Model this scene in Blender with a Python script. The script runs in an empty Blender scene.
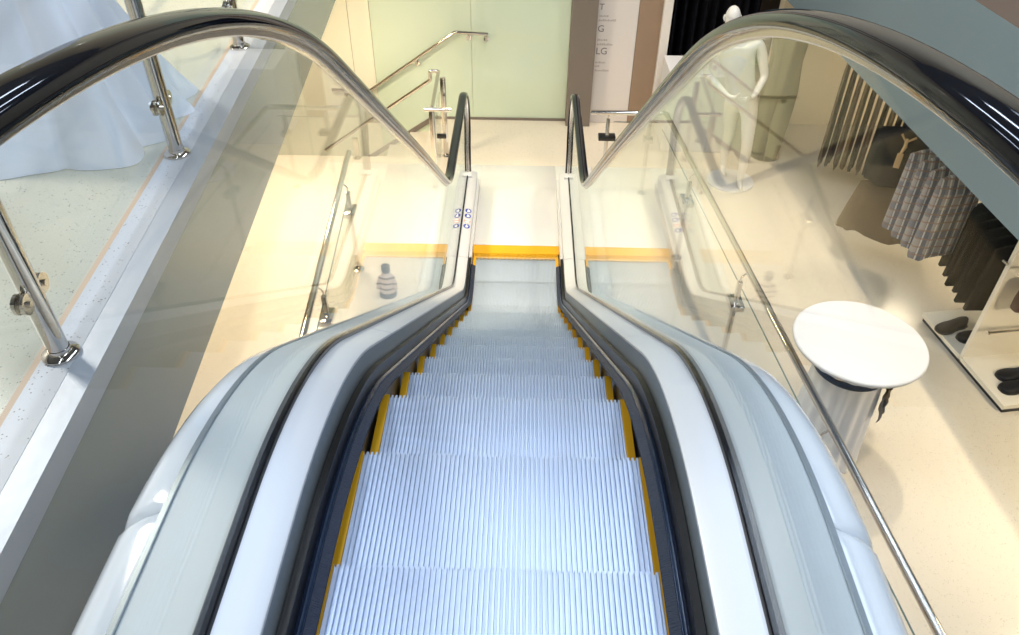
import bpy, bmesh, math, random
from math import sin, cos, pi, sqrt, radians, tan, atan2
from mathutils import Vector, Matrix
random.seed(7)
SC = bpy.context.scene
COL = SC.collection
F = -2.7604            # lower floor level
H = 2.7604
T35 = tan(radians(35))

# ------------------------------------------------------------------ materials
def nodes(name):
    m = bpy.data.materials.new(name); m.use_nodes = True
    return m, m.node_tree.nodes, m.node_tree.links, m.node_tree.nodes['Principled BSDF']

def mat(name, col, rough=.5, metal=0., spec=.5, coat=0., noise=None, bump=None, aniso=0., sheen=0.):
    """noise = (scale, amount, colour2) mottling; bump = (scale, strength)"""
    m, N, L, P = nodes(name)
    P.inputs['Base Color'].default_value = (*col, 1)
    P.inputs['Roughness'].default_value = rough
    P.inputs['Metallic'].default_value = metal
    P.inputs['Specular IOR Level'].default_value = spec
    P.inputs['Coat Weight'].default_value = coat
    P.inputs['Coat Roughness'].default_value = .04
    if aniso: P.inputs['Anisotropic'].default_value = aniso
    if sheen: P.inputs['Sheen Weight'].default_value = sheen
    tc = N.new('ShaderNodeTexCoord')
    if noise:
        n = N.new('ShaderNodeTexNoise'); n.inputs['Scale'].default_value = noise[0]; n.inputs['Detail'].default_value = 4
        L.new(tc.outputs['Object'], n.inputs['Vector'])
        r = N.new('ShaderNodeValToRGB'); r.color_ramp.elements[0].position = noise[3] if len(noise) > 3 else .35
        r.color_ramp.elements[1].position = noise[4] if len(noise) > 4 else .65
        L.new(n.outputs['Fac'], r.inputs['Fac'])
        mx = N.new('ShaderNodeMix'); mx.data_type = 'RGBA'
        mx.inputs['A'].default_value = (*col, 1); mx.inputs['B'].default_value = (*noise[2], 1)
        mul = N.new('ShaderNodeMath'); mul.operation = 'MULTIPLY'; mul.inputs[1].default_value = noise[1]
        L.new(r.outputs['Color'], mul.inputs[0]); L.new(mul.outputs[0], mx.inputs['Factor'])
        L.new(mx.outputs['Result'], P.inputs['Base Color'])
    if bump:
        b = N.new('ShaderNodeTexNoise'); b.inputs['Scale'].default_value = bump[0]; b.inputs['Detail'].default_value = 3
        mp = N.new('ShaderNodeMapping'); L.new(tc.outputs['Object'], mp.inputs['Vector'])
        if len(bump) > 2: mp.inputs['Scale'].default_value = bump[2]
        L.new(mp.outputs['Vector'], b.inputs['Vector'])
        bp = N.new('ShaderNodeBump'); bp.inputs['Strength'].default_value = bump[1]; bp.inputs['Distance'].default_value = .01
        L.new(b.outputs['Fac'], bp.inputs['Height']); L.new(bp.outputs['Normal'], P.inputs['Normal'])
    return m

def glass_mat(name, tint, f0=.045, gain=1.):
    m = bpy.data.materials.new(name); m.use_nodes = True
    N = m.node_tree.nodes; L = m.node_tree.links; N.clear()
    out = N.new('ShaderNodeOutputMaterial'); mix = N.new('ShaderNodeMixShader')
    tr = N.new('ShaderNodeBsdfTransparent'); gl = N.new('ShaderNodeBsdfGlossy')
    tr.inputs['Color'].default_value = (*tint, 1); gl.inputs['Roughness'].default_value = .0
    gl.inputs['Color'].default_value = (.97, 1, .98, 1)
    g = N.new('ShaderNodeNewGeometry'); d = N.new('ShaderNodeVectorMath'); d.operation = 'DOT_PRODUCT'
    L.new(g.outputs['Normal'], d.inputs[0]); L.new(g.outputs['Incoming'], d.inputs[1])
    def mth(op, a, b=None):
        n = N.new('ShaderNodeMath'); n.operation = op
        for i, v in enumerate((a, b)):
            if v is None: continue
            if isinstance(v, (int, float)): n.inputs[i].default_value = v
            else: L.new(v, n.inputs[i])
        return n.outputs[0]
    c = mth('ABSOLUTE', d.outputs['Value'])
    k = mth('POWER', mth('SUBTRACT', 1., c), 6.5)
    fr = mth('ADD', mth('MULTIPLY', k, 1 - f0), f0)
    fr = mth('MINIMUM', mth('MULTIPLY', fr, gain), .95)
    L.new(fr, mix.inputs[0]); L.new(tr.outputs[0], mix.inputs[1]); L.new(gl.outputs[0], mix.inputs[2])
    L.new(mix.outputs[0], out.inputs[0])
    return m

def floor_mat(name, c1, c2, speck, rough, bump=0):
    m, N, L, P = nodes(name)
    tc = N.new('ShaderNodeTexCoord')
    n = N.new('ShaderNodeTexNoise'); n.inputs['Scale'].default_value = 1.3; n.inputs['Detail'].default_value = 5
    L.new(tc.outputs['Object'], n.inputs['Vector'])
    mx = N.new('ShaderNodeMix'); mx.data_type = 'RGBA'; mx.inputs['A'].default_value = (*c1, 1); mx.inputs['B'].default_value = (*c2, 1)
    L.new(n.outputs['Fac'], mx.inputs['Factor'])
    v = N.new('ShaderNodeTexVoronoi'); v.inputs['Scale'].default_value = 75; L.new(tc.outputs['Object'], v.inputs['Vector'])
    r = N.new('ShaderNodeValToRGB'); r.color_ramp.elements[0].position = .16; r.color_ramp.elements[0].color = (1, 1, 1, 1)
    r.color_ramp.elements[1].position = .25; r.color_ramp.elements[1].color = (0, 0, 0, 1)
    L.new(v.outputs['Distance'], r.inputs['Fac'])
    n2 = N.new('ShaderNodeTexNoise'); n2.inputs['Scale'].default_value = 21; L.new(tc.outputs['Object'], n2.inputs['Vector'])
    r2 = N.new('ShaderNodeValToRGB'); r2.color_ramp.elements[0].position = .46; r2.color_ramp.elements[1].position = .56
    L.new(n2.outputs['Fac'], r2.inputs['Fac'])
    mu = N.new('ShaderNodeMath'); mu.operation = 'MULTIPLY'; L.new(r.outputs['Color'], mu.inputs[0]); L.new(r2.outputs['Color'], mu.inputs[1])
    mx2 = N.new('ShaderNodeMix'); mx2.data_type = 'RGBA'; mx2.inputs['B'].default_value = (*speck, 1)
    L.new(mx.outputs['Result'], mx2.inputs['A']); L.new(mu.outputs[0], mx2.inputs['Factor'])
    L.new(mx2.outputs['Result'], P.inputs['Base Color']); P.inputs['Roughness'].default_value = rough
    return m

def plaid_mat(name):
    m, N, L, P = nodes(name)
    tc = N.new('ShaderNodeTexCoord'); sx = N.new('ShaderNodeSeparateXYZ'); L.new(tc.outputs['Object'], sx.inputs[0])
    def band(sock, freq, ph, th):
        a = N.new('ShaderNodeMath'); a.operation = 'MULTIPLY_ADD'; L.new(sock, a.inputs[0]); a.inputs[1].default_value = freq; a.inputs[2].default_value = ph
        s = N.new('ShaderNodeMath'); s.operation = 'SINE'; L.new(a.outputs[0], s.inputs[0])
        g = N.new('ShaderNodeMath'); g.operation = 'GREATER_THAN'; L.new(s.outputs[0], g.inputs[0]); g.inputs[1].default_value = th
        return g.outputs[0]
    cur = None
    base = (.34, .32, .32)
    for sock, fr, ph, th, c, f in ((sx.outputs['X'], 62, 0, .1, (.08, .09, .13), .85), (sx.outputs['Z'], 30, .6, .45, (.08, .10, .16), .6),
                                   (sx.outputs['X'], 96, 1., .8, (.78, .76, .74), .7), (sx.outputs['Z'], 80, 2., .85, (.25, .14, .10), .7)):
        mx = N.new('ShaderNodeMix'); mx.data_type = 'RGBA'
        if cur is None: mx.inputs['A'].default_value = (*base, 1)
        else: L.new(cur, mx.inputs['A'])
        mx.inputs['B'].default_value = (*c, 1)
        mu = N.new('ShaderNodeMath'); mu.operation = 'MULTIPLY'; L.new(band(sock, fr, ph, th), mu.inputs[0]); mu.inputs[1].default_value = f
        L.new(mu.outputs[0], mx.inputs['Factor']); cur = mx.outputs['Result']
    L.new(cur, P.inputs['Base Color']); P.inputs['Roughness'].default_value = .85
    return m

def stripe_mat(name):
    m, N, L, P = nodes(name)
    tc = N.new('ShaderNodeTexCoord'); sx = N.new('ShaderNodeSeparateXYZ'); L.new(tc.outputs['Object'], sx.inputs[0])
    a = N.new('ShaderNodeMath'); a.operation = 'MULTIPLY'; L.new(sx.outputs['Z'], a.inputs[0]); a.inputs[1].default_value = 110
    s = N.new('ShaderNodeMath'); s.operation = 'SINE'; L.new(a.outputs[0], s.inputs[0])
    g = N.new('ShaderNodeMath'); g.operation = 'GREATER_THAN'; L.new(s.outputs[0], g.inputs[0]); g.inputs[1].default_value = .55
    mx = N.new('ShaderNodeMix'); mx.data_type = 'RGBA'; mx.inputs['A'].default_value = (.85, .68, .60, 1); mx.inputs['B'].default_value = (.16, .11, .09, 1)
    L.new(g.outputs[0], mx.inputs['Factor']); L.new(mx.outputs['Result'], P.inputs['Base Color']); P.inputs['Roughness'].default_value = .9
    return m

M = {
 'alu': mat('satin_aluminium', (.75, .76, .78), .5, .4),
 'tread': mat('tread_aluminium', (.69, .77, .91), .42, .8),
 'riser': mat('riser_aluminium', (.30, .32, .36), .4, .9),
 'outer': mat('outer_deck_metal', (.62, .66, .65), .5, .1),
 'strip': mat('edge_strip_grey', (.24, .27, .28), .4, .5),
 'clad': mat('white_gloss_cladding', (.86, .88, .90), .12, 0, .5, coat=.5),
 'rubber': mat('black_rubber', (.004, .005, .008), .06, 0, .5),
 'gasket': mat('gasket_black', (.005, .006, .010), .2, 0, .4),
 'chrome': mat('polished_steel', (.64, .59, .53), .08, 1),
 'guide': mat('handrail_guide_steel', (.55, .52, .50), .25, 1),
 'skirt': mat('dark_skirt_steel', (.05, .047, .045), .3, .8),
 'black': mat('black_panel', (.01, .011, .014), .3),
 'brush': mat('brush_bristles', (.018, .028, .055), .55, bump=(260, .6, (.2, 1, .2))),
 'holder': mat('brush_holder_blue_black', (.03, .05, .10), .25, .6),
 'yellow': mat('safety_yellow', (.74, .38, .004), .5),
 'plate': mat('brushed_landing_plate', (.88, .88, .88), .36, .45, bump=(30, .04, (.5, 14, 1))),
 'floor': floor_mat('lower_floor_cream', (.70, .63, .515), (.75, .675, .555), (.42, .36, .28), .22),
 'terrazzo': floor_mat('terrazzo_pale', (.56, .53, .43), (.64, .61, .50), (.28, .25, .22), .2),
 'stone': floor_mat('kerb_stone_white', (.60, .61, .63), (.53, .54, .56), (.2, .19, .18), .4),
 'brownstrip': mat('warm_joint_strip', (.58, .42, .29), .5),
 'trimmetal': mat('kerb_trim_steel', (.52, .55, .60), .5, .6, bump=(18, .12, (1, 1, 1))),
 'fascia': mat('grey_fascia_paint', (.30, .31, .28), .25, .1),
 'bluewall': mat('blue_grey_bulkhead', (.165, .225, .255), .6),
 'brownfloor': mat('brown_floor', (.07, .05, .038), .6),
 'wallcream': mat('cream_wall', (.80, .70, .52), .6),
 'wallwhite': mat('white_wall', (.80, .79, .76), .7),
 'ceil': mat('ceiling_grey', (.13, .14, .17), .8),
 'greenglass': mat('green_backpainted_glass', (.66, .76, .58), .10, 0, .5, coat=.6),
 'creamglass': mat('cream_backpainted_glass', (.86, .84, .66), .10, 0, .5, coat=.6),
 'column': mat('taupe_column', (.20, .165, .135), .45),
 'brownpanel': mat('brown_panel', (.34, .23, .15), .5, noise=(3, .5, (.27, .19, .13))),
 'sign': mat('sign_white', (.74, .68, .63), .5),
 'ink': mat('sign_ink', (.22, .19, .17), .6),
 'faint': mat('sign_ink_pale', (.50, .44, .40), .6),
 'trimwhite': mat('white_trim', (.82, .76, .68), .5),
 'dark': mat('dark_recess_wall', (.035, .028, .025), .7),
 'white': mat('white_lacquer', (.76, .75, .75), .6),
 'shelfwhite': mat('shelf_cream_lacquer', (.84, .78, .66), .4),
 'cloth': mat('white_stretch_cloth', (.84, .83, .84), .8, bump=(60, .08)),
 'gown': mat('white_satin', (.82, .85, .91), .6),
 'mann': mat('white_mannequin_gloss', (.86, .82, .74), .28),
 'blackcloth': mat('black_cloth', (.006, .006, .009), .9, spec=.15, bump=(80, .2)),
 'charcoal': mat('charcoal_brown_cloth', (.03, .022, .017), .9, spec=.15, bump=(80, .2)),
 'brownblack': mat('dark_brown_knit', (.012, .009, .008), .9, spec=.15, bump=(120, .35)),
 'brown': mat('brown_cloth', (.13, .085, .04), .85, bump=(70, .2)),
 'taupe': mat('taupe_cloth', (.12, .085, .055), .85, bump=(70, .2)),
 'olive': mat('olive_cloth', (.20, .19, .10), .85, bump=(70, .2)),
 'tan': mat('tan_tie', (.62, .42, .20), .7),
 'creamcloth': mat('cream_cloth', (.74, .70, .60), .85),
 'plaid': plaid_mat('plaid_cloth'), 'stripe': stripe_mat('striped_knit'),
 'shoe': mat('black_suede', (.006, .006, .008), .5, spec=.3), 'sole': mat('shoe_sole', (.02, .018, .016), .5),
 'bag': mat('brown_leather', (.07, .03, .018), .45),
 'blue': mat('sign_blue', (.02, .05, .36), .4), 'red': mat('sign_red', (.75, .12, .06), .4), 'pic': mat('pictogram_white', (.85, .85, .85), .5),
 'lace': mat('brown_lace', (.09, .065, .04), .9, bump=(200, .6)),
 'magenta': mat('magenta_banner', (.62, .03, .38), .6),
 'glass': glass_mat('clear_balustrade_glass', (.978, .988, .983), .004, 1.25),
 'guardglass': glass_mat('clear_guard_glass', (.98, .988, .984), .012, .9),
 'edge': mat('glass_edge_green', (.10, .16, .13), .2),
}

# ------------------------------------------------------------------ mesh helpers
def link(name, bm, m, parent=None, smooth=True, angle=40, recalc=True):
    if recalc: bmesh.ops.recalc_face_normals(bm, faces=bm.faces)
    me = bpy.data.meshes.new(name); bm.to_mesh(me); bm.free()
    mats = m if isinstance(m, (list, tuple)) else [m]
    for x in mats: me.materials.append(M[x])
    if smooth:
        for p in me.polygons: p.use_smooth = True
        me.set_sharp_from_angle(angle=radians(angle))
    o = bpy.data.objects.new(name, me); COL.objects.link(o)
    if parent is not None: o.parent = parent; o.matrix_parent_inverse = parent.matrix_world.inverted() if False else Matrix.Translation(-Vector(parent.location)) if not parent.parent else Matrix.Identity(4)
    return o

def thing(name, label, cat, loc=(0, 0, 0), group=None):
    o = bpy.data.objects.new(name, None); COL.objects.link(o); o.location = loc; o.empty_display_size = .1
    return tag(o, label, cat, group)
def tag(o, label, cat, group=None):
    o['label'] = label; o['category'] = cat
    if group: o['group'] = group
    return o
def struct(name, bm, m, **k):
    o = link(name, bm, m, **k); o['kind'] = 'structure'; return o

def B(): return bmesh.new()
def box(bm, x0, x1, y0, y1, z0, z1, mi=0, bev=0):
    vs = [bm.verts.new((x, y, z)) for x in (x0, x1) for y in (y0, y1) for z in (z0, z1)]
    fs = []
    for q in ((0, 1, 3, 2), (4, 6, 7, 5), (0, 4, 5, 1), (2, 3, 7, 6), (0, 2, 6, 4), (1, 5, 7, 3)):
        f = bm.faces.new([vs[i] for i in q]); f.material_index = mi; fs.append(f)
    if bev:
        es = list({e for f in fs for e in f.edges})
        bmesh.ops.bevel(bm, geom=es, offset=bev, segments=2, profile=.5, affect='EDGES')
    return fs
def prism(bm, pts, z0, z1, mi=0):
    lo = [bm.verts.new((x, y, z0)) for x, y in pts]; hi = [bm.verts.new((x, y, z1)) for x, y in pts]
    n = len(pts); fs = [bm.faces.new(lo[::-1]), bm.faces.new(hi)]
    for i in range(n): fs.append(bm.faces.new((lo[i], lo[(i + 1) % n], hi[(i + 1) % n], hi[i])))
    for f in fs: f.material_index = mi
    return fs
def loft(bm, rings, closed=True, caps=True, mi=0):
    R = [[bm.verts.new(p) for p in r] for r in rings]; n = len(R[0])
    for a, b in zip(R, R[1:]):
        for i in range(n if closed else n - 1):
            f = bm.faces.new((a[i], a[(i + 1) % n], b[(i + 1) % n], b[i])); f.material_index = mi
    if caps and closed:
        bm.faces.new(R[0][::-1]).material_index = mi; bm.faces.new(R[-1]).material_index = mi
    return R
def tube(bm, pts, r, n=12, mi=0, caps=True):
    pts = [Vector(p) for p in pts]; rings = []
    up = None
    for i, p in enumerate(pts):
        a = pts[max(i - 1, 0)]; b = pts[min(i + 1, len(pts) - 1)]
        t = (b - a).normalized()
        if up is None:
            up = Vector((0, 0, 1)) if abs(t.z) < .9 else Vector((1, 0, 0))
        s = t.cross(up).normalized(); u = s.cross(t).normalized(); up = u
        rr = r[i] if isinstance(r, (list, tuple)) else r
        rings.append([p + s * (cos(2 * pi * k / n) * rr) + u * (sin(2 * pi * k / n) * rr) for k in range(n)])
    loft(bm, rings, True, caps, mi)
def disc(bm, c, axis, r, h, n=24, mi=0):
    a = Vector(axis).normalized(); c = Vector(c)
    tube(bm, [c - a * h / 2, c + a * h / 2], r, n, mi)
def lathe(bm, c, prof, n=48, fn=None, mi=0):
    rings = []
    for r, z in prof:
        rings.append([(c[0] + (fn(r, z, 2 * pi * k / n) if fn else r) * cos(2 * pi * k / n), c[1] + (fn(r, z, 2 * pi * k / n) if fn else r) * sin(2 * pi * k / n), c[2] + z) for k in range(n)])
    loft(bm, rings, True, True, mi)
def fillet(pts, r, n=6):
    """round the corners of a 3-D polyline"""
    pts = [Vector(p) for p in pts]; out = [pts[0]]
    for a, b, c in zip(pts, pts[1:], pts[2:]):
        u = (a - b); v = (c - b); d = min(r, u.length * .45, v.length * .45); u.normalize(); v.normalize()
        p, q = b + u * d, b + v * d
        for k in range(n + 1):
            t = k / n; out.append(p * (1 - t) ** 2 + b * 2 * t * (1 - t) + q * t * t)
    out.append(pts[-1]); return out
def grid_copy(o, parent=None):
    c = o.copy(); COL.objects.link(c); c.parent = parent
    for ch in list(o.children):
        d = grid_copy(ch, c)
    return c

# ------------------------------------------------------------------ escalator profile
PU = 1.52; PL = PU + H / T35
def prof(y, top=0., Ru=1.55, Rl=.65):
    k = tan(radians(17.5)); c = cos(radians(35)); s = sin(radians(35))
    tu, tl = Ru * k, Rl * k
    y0, y1 = PU - tu, PU + tu * c
    y2, y3 = PL - tl * c, PL + tl
    if y < y0: z = 0.
    elif y < y1: z = -(Ru - sqrt(Ru * Ru - (y - y0) ** 2))
    elif y < y2: z = -(y - PU) * T35
    elif y < y3: z = -H + (Rl - sqrt(max(0, Rl * Rl - (y3 - y) ** 2)))
    else: z = -H
    return top + z
def ysamples(a, b):
    ys = [a, b]
    y = a
    for lo, hi, st in ((.4, 2.7, .06), (2.7, 4.9, .4), (4.9, 5.9, .05), (5.9, 8, .4), (-3, .4, .4)):
        y = lo
        while y < hi:
            if a < y < b: ys.append(y)
            y += st
    return sorted(set(round(v, 4) for v in ys))
def sweepV(bm, sec, a, b, Ru=1.55, Rl=.65, s=1, clampz=None, mi=0, inset=None):
    """sweep a section (x, dz) along the escalator profile, shifted vertically"""
    rings = []
    for y in ysamples(a, b):
        z = prof(y, 0, Ru, Rl); ring = []
        for x, dz in sec:
            zz = z + dz
            if clampz is not None: zz = max(zz, clampz)
            ring.append((s * x, y, zz))
        rings.append(ring)
    loft(bm, rings, True, True, mi)

ESC = thing('escalator', 'down escalator with blue-lit ribbed steps and glass balustrades', 'escalator', (0, 0, 0))
def part(name, bm, m, parent=ESC, label=None, **k):
    o = link(name, bm, m, parent, **k)
    if label: o['label'] = label
    return o

# steps -------------------------------------------------------------
def step_mesh():
    bm = B(); n = 64; w = .415; p = 2 * w / n; sec = []
    for i in range(n):
        x = -w + i * p
        sec += [(x, -.013), (x + p * .42, -.013), (x + p * .50, 0), (x + p * .92, 0)]
    sec.append((w, -.013))
    rings = []
    for y, dz in ((-.3995, 0), (-.012, 0), (-.002, -.002), (0, -.012), (-.012, -.12), (-.05, -.22), (-.075, -.29)):
        rings.append([(x, y + (z if dz < -.01 else 0), z + dz) for x, z in sec])
    loft(bm, rings, False, False)
    box(bm, -w, w, -.398, -.03, -.035, -.0165)
    box(bm, -w, w, -.12, -.09, -.31, -.03)
    return bm
def strip_mesh(s):
    bm = B()
    if True:
        a, b = sorted((s * .389, s * .4155)); box(bm, a, b, -.398, -.004, -.008, .003, bev=.001)
        a, b = sorted((s * .398, s * .4155)); box(bm, a, b, -.014, -.002, -.2, -.005)
    return bm
st0 = None
for k in range(17):
    yn = 6.25 - .4 * k
    z = prof(yn)
    if st0 is None:
        st0 = part('step', step_mesh(), 'tread', smooth=True, angle=25, recalc=True)
        ys0 = []
        for sd in (-1, 1):
            q = part('demarcation_strip', strip_mesh(sd), 'yellow', parent=st0, smooth=False, label='yellow edge strip of an escalator step'); q.matrix_parent_inverse = Matrix.Identity(4); ys0.append(q)
        st0.matrix_parent_inverse = Matrix.Identity(4)
        o = st0
    else:
        o = st0.copy(); COL.objects.link(o); o.parent = ESC
        for q in ys0:
            c = q.copy(); COL.objects.link(c); c.parent = o
    o.location = (0, yn, z)

SK = 7.56
for s in (-1, 1):
    side = 'left' if s < 0 else 'right'
    bm = B(); sweepV(bm, [(.425, -.34), (.445, -.34), (.445, .118), (.425, .118)], -1.2, 6.06, s=s, clampz=F - .03)
    part('skirt_panel', bm, 'skirt')
    bm = B(); sweepV(bm, [(.4245, .068), (.416, .072), (.409, .066), (.407, .056), (.411, .046), (.4245, .044)], -1.0, 6.02, s=s)
    ho = part('skirt_brush', bm, 'holder')
    bm = B(); sweepV(bm, [(.410, .060), (.386, .046), (.384, .040), (.388, .036), (.410, .046)], -1.0, 6.03, s=s)
    br = part('bristles', bm, 'brush', parent=ho); br.matrix_parent_inverse = Matrix.Identity(4)
    # rounded end of the brush
    # inner deck in two lengths
    sec = [(.4485, .193), (.4485, .202), (.452, .206), (.538, .226), (.545, .222), (.545, .19), (.458, .18)]
    decks = []
    for a, b in ((-1.2, 2.255), (2.259, 5.93), (5.934, SK)):
        bm = B(); sweepV(bm, sec, a, b, s=s)
        decks.append(part('inner_deck', bm, 'alu'))
    bm = B(); sweepV(bm, [(.448, .096), (.448, .1925), (.456, .1925), (.456, .096)], -1.2, 6.06, s=s); part('deck_edge', bm, 'strip', label='inner edge of the deck with its shade painted in as darker grey')  # same metal as the deck; its dark reflection is put into the colour
    bm = B(); sweepV(bm, [(.448, .096), (.448, .1925), (.456, .1925), (.456, .096)], 6.062, SK, s=s); part('deck_edge', bm, 'alu')
    # newel base: the closed end of the deck standing on the floor
    bm = B(); x0, x1 = sorted((s * .446, s * .665))
    box(bm, x0, x1, 6.6, SK, F + .001, F + .19); x0, x1 = sorted((s * .4245, s * .4475)); box(bm, x0, x1, 6.062, SK, F + .009, F + .12)
    part('newel_base', bm, 'alu')
    # gasket
    bm = B(); sweepV(bm, [(.537, .215), (.537, .240), (.541, .245), (.561, .245), (.566, .238), (.566, .205)], -1.2, 7.5, s=s)
    part('gasket', bm, 'gasket')
    # outer deck, strip, cladding
    bm = B(); sweepV(bm, [(.566, .19), (.566, .218), (.735, .196), (.735, .17)], -1.2, 7.40, s=s, clampz=F + .002)
    part('outer_deck', bm, 'outer')
    bm = B(); sweepV(bm, [(.735, .17), (.735, .199), (.738, .201), (.752, .198), (.754, .194), (.754, .16)], -1.2, 7.40, s=s, clampz=F + .002)
    part('edge_strip', bm, 'strip')
    base = [(.755, .188), (.790, .183), (.825, .165), (.857, .132), (.882, .085), (.898, .03), (.906, -.04), (.908, -.15), (.902, -.35), (.89, -.55), (.86, -.66), (.80, -.70), (.755, -.70)]
    cuts = [-1.2, 1.05, 2.6, 4.1, 5.6, 7.38]
    for a, b in zip(cuts, cuts[1:]):
        rings = []; 
        ys = sorted(set(ysamples(a + .002, b - .002) + [a + .002, a + .006, a + .014, a + .03, b - .03, b - .014, b - .006, b - .002]))
        for y in ys:
            d = min(y - a, b - y); ins = .016 * max(0, 1 - d / .03) ** 2
            z = prof(y); ring = []
            for x, dz in base:
                xx = x - ins * (1 if x > .78 else 0); zz = z + dz - (ins * .6 if .1 < dz and x > .78 else 0)
                ring.append((s * xx, y, max(zz, F + .002)))
            rings.append(ring)
        bm = B(); loft(bm, rings, True, True); part('cladding_panel', bm, 'clad', angle=60)

# truss underside
bm = B(); sweepV(bm, [(-.75, -.70), (.75, -.70), (.75, -.66), (-.75, -.66)], -1.2, 3.6, clampz=F + .002)
part('truss_soffit', bm, 'clad')

GT_LOW = 1.243 - H - .035
def lift(s, y): return .015 * max(0, min(1, (4.5 - y) / 2)) if s > 0 else 0.
def gtop(y):
    k = min(1, max(0, (y - 3.6) / 2.0)); return prof(y, GT, 3.0, .9) - .035 * k * k * (3 - 2 * k)
# handrail loop --------------------------------------------------------------
NR = .44; NC = (7.13, GT_LOW - .44)
GT = 1.243
def gpath():
    pts = []
    for y in ysamples(-1.2, 7.06):
        pts.append((y, gtop(y)))
    for k in range(0, 18):
        a = radians(90 - k * 7.2)
        pts.append((NC[0] + NR * cos(a), NC[1] + NR * sin(a)))
    pts.append((7.478, -2.42)); pts.append((7.470, -2.535))
    # gentle blend between the flat and the semicircle top
    return pts
GP = gpath()
def sweepN(bm, path, sec, s=1, mi=0, x0=.55):
    rings = []
    path = [(y, z + lift(s, y)) for y, z in path]
    for i, (y, z) in enumerate(path):
        a = path[max(i - 1, 0)]; b = path[min(i + 1, len(path) - 1)]
        ty, tz = b[0] - a[0], b[1] - a[1]; l = sqrt(ty * ty + tz * tz); ty /= l; tz /= l
        rings.append([(s * (x0 + dx), y - tz * dn, z + ty * dn) for dx, dn in sec])
    loft(bm, rings, True, True, mi)
hr_sec = []
for k in range(13):
    a = pi * k / 12
    hr_sec.append((.038 * cos(a), .034 + .022 * sin(a) ** .8))
hr_sec += [(-.0395, .029), (-.0375, .022), (-.030, .018), (-.022, .020), (-.022, .029), (.022, .029), (.022, .020), (.030, .018), (.0375, .022), (.0395, .029)]
gd_sec = [(-.011, .002), (.011, .002), (.014, .005), (.014, .018), (.0215, .0205), (.0215, .0285), (-.0215, .0285), (-.0215, .0205), (-.014, .018), (-.014, .005)]
for s in (-1, 1):
    bm = B(); sweepN(bm, GP, hr_sec, s); part('handrail', bm, 'rubber', angle=50)
    bm = B(); sweepN(bm, GP, gd_sec, s); part('handrail_guide', bm, 'guide', angle=30)
    # inlet boot where the handrail dives into the newel base
    bm = B(); box(bm, s * .55 - .052, s * .55 + .052, 7.40, 7.535, -2.545, -2.515, bev=.008)
    part('handrail_inlet', bm, 'alu')
    # glass
    cuts = [-1.2, .40, 1.975, 3.50, 5.00]
    for a, b in zip(cuts, cuts[1:]):
        bm = B(); rings = []
        for y in ysamples(a + .002, b - .002):
            t, l = gtop(y) + lift(s, y), prof(y, .232)
            rings.append([(s * .545, y, l), (s * .555, y, l), (s * .555, y, t), (s * .545, y, t)])
        loft(bm, rings, True, True); part('glass_panel', bm, 'glass', smooth=False)
    bm = B(); rings = []
    ys = ysamples(5.002, 7.13)
    for k in range(15): ys.append(7.13 + NR * sin(radians(6.4 * k)))
    for y in sorted(set(round(v, 4) for v in ys)):
        if y <= NC[0]: t = gtop(y)
        else: t = NC[1] + sqrt(max(0, NR * NR - (y - 7.13) ** 2))
        l = prof(y, .232)
        if y > 7.47:
            l = NC[1] - sqrt(max(0, NR * NR - (y - 7.13) ** 2))
        rings.append([(s * .545, y, l), (s * .555, y, l), (s * .555, y, max(t, l + .002)), (s * .545, y, max(t, l + .002))])
    loft(bm, rings, True, True); part('glass_panel', bm, 'glass', smooth=False)

# warning pictograms on the lower inner decks (sub-parts of the last deck length)
def ellipse_prism(bm, cx, cy, rx, ry, z0, z1, mi=0, n=24): prism(bm, [(cx + rx * cos(2 * pi * k / n), cy + ry * sin(2 * pi * k / n)) for k in range(n)], z0, z1, mi)
decks_by_side = {}
for o in ESC.children:
    if o.name.startswith('inner_deck'):
        v = o.data.vertices[0].co
        if min(q.co.y for q in o.data.vertices) > 5.9: decks_by_side[1 if v.x > 0 else -1] = o
zd = -H + .217
for s in (-1,):
    for i, (yy, c) in enumerate(((6.735, 'blue'), (6.640, 'blue'), (6.545, 'red'), (6.450, 'blue'))):
        bm = B(); cx = s * .493
        tilt = s * .020 / .086
        ellipse_prism(bm, 0, 0, .031, .038, 0, .0015, 0)
        if c == 'red': ellipse_prism(bm, 0, 0, .026, .034, .0015, .0022, 1); box(bm, -.024, .024, -.005, .005, .0022, .0028, 0)
        else:
            # small white figure: head and body
            ellipse_prism(bm, 0, .020, .007, .008, .0015, .0022, 1); prism(bm, [(-.009, .010), (-.011, -.024), (.011, -.024), (.009, .010)], .0015, .0022, 1)
            if i != 3: ellipse_prism(bm, .014, .004, .005, .006, .0015, .0022, 1); box(bm, .010, .018, -.018, -.003, .0015, .0022, 1)
            else: box(bm, -.018, .018, -.004, .002, .0015, .0022, 1)
        for v in bm.verts: v.co = Vector((cx + v.co.x, yy + v.co.y, zd + v.co.z + (s * (cx + v.co.x) - .493) * .232))
        p = link('pictogram', bm, [c, 'pic'], decks_by_side[s], smooth=False); p.matrix_parent_inverse = Matrix.Identity(4)
        p['label'] = 'round red prohibition pictogram' if c == 'red' else 'round blue pictogram with a white figure'

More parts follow.
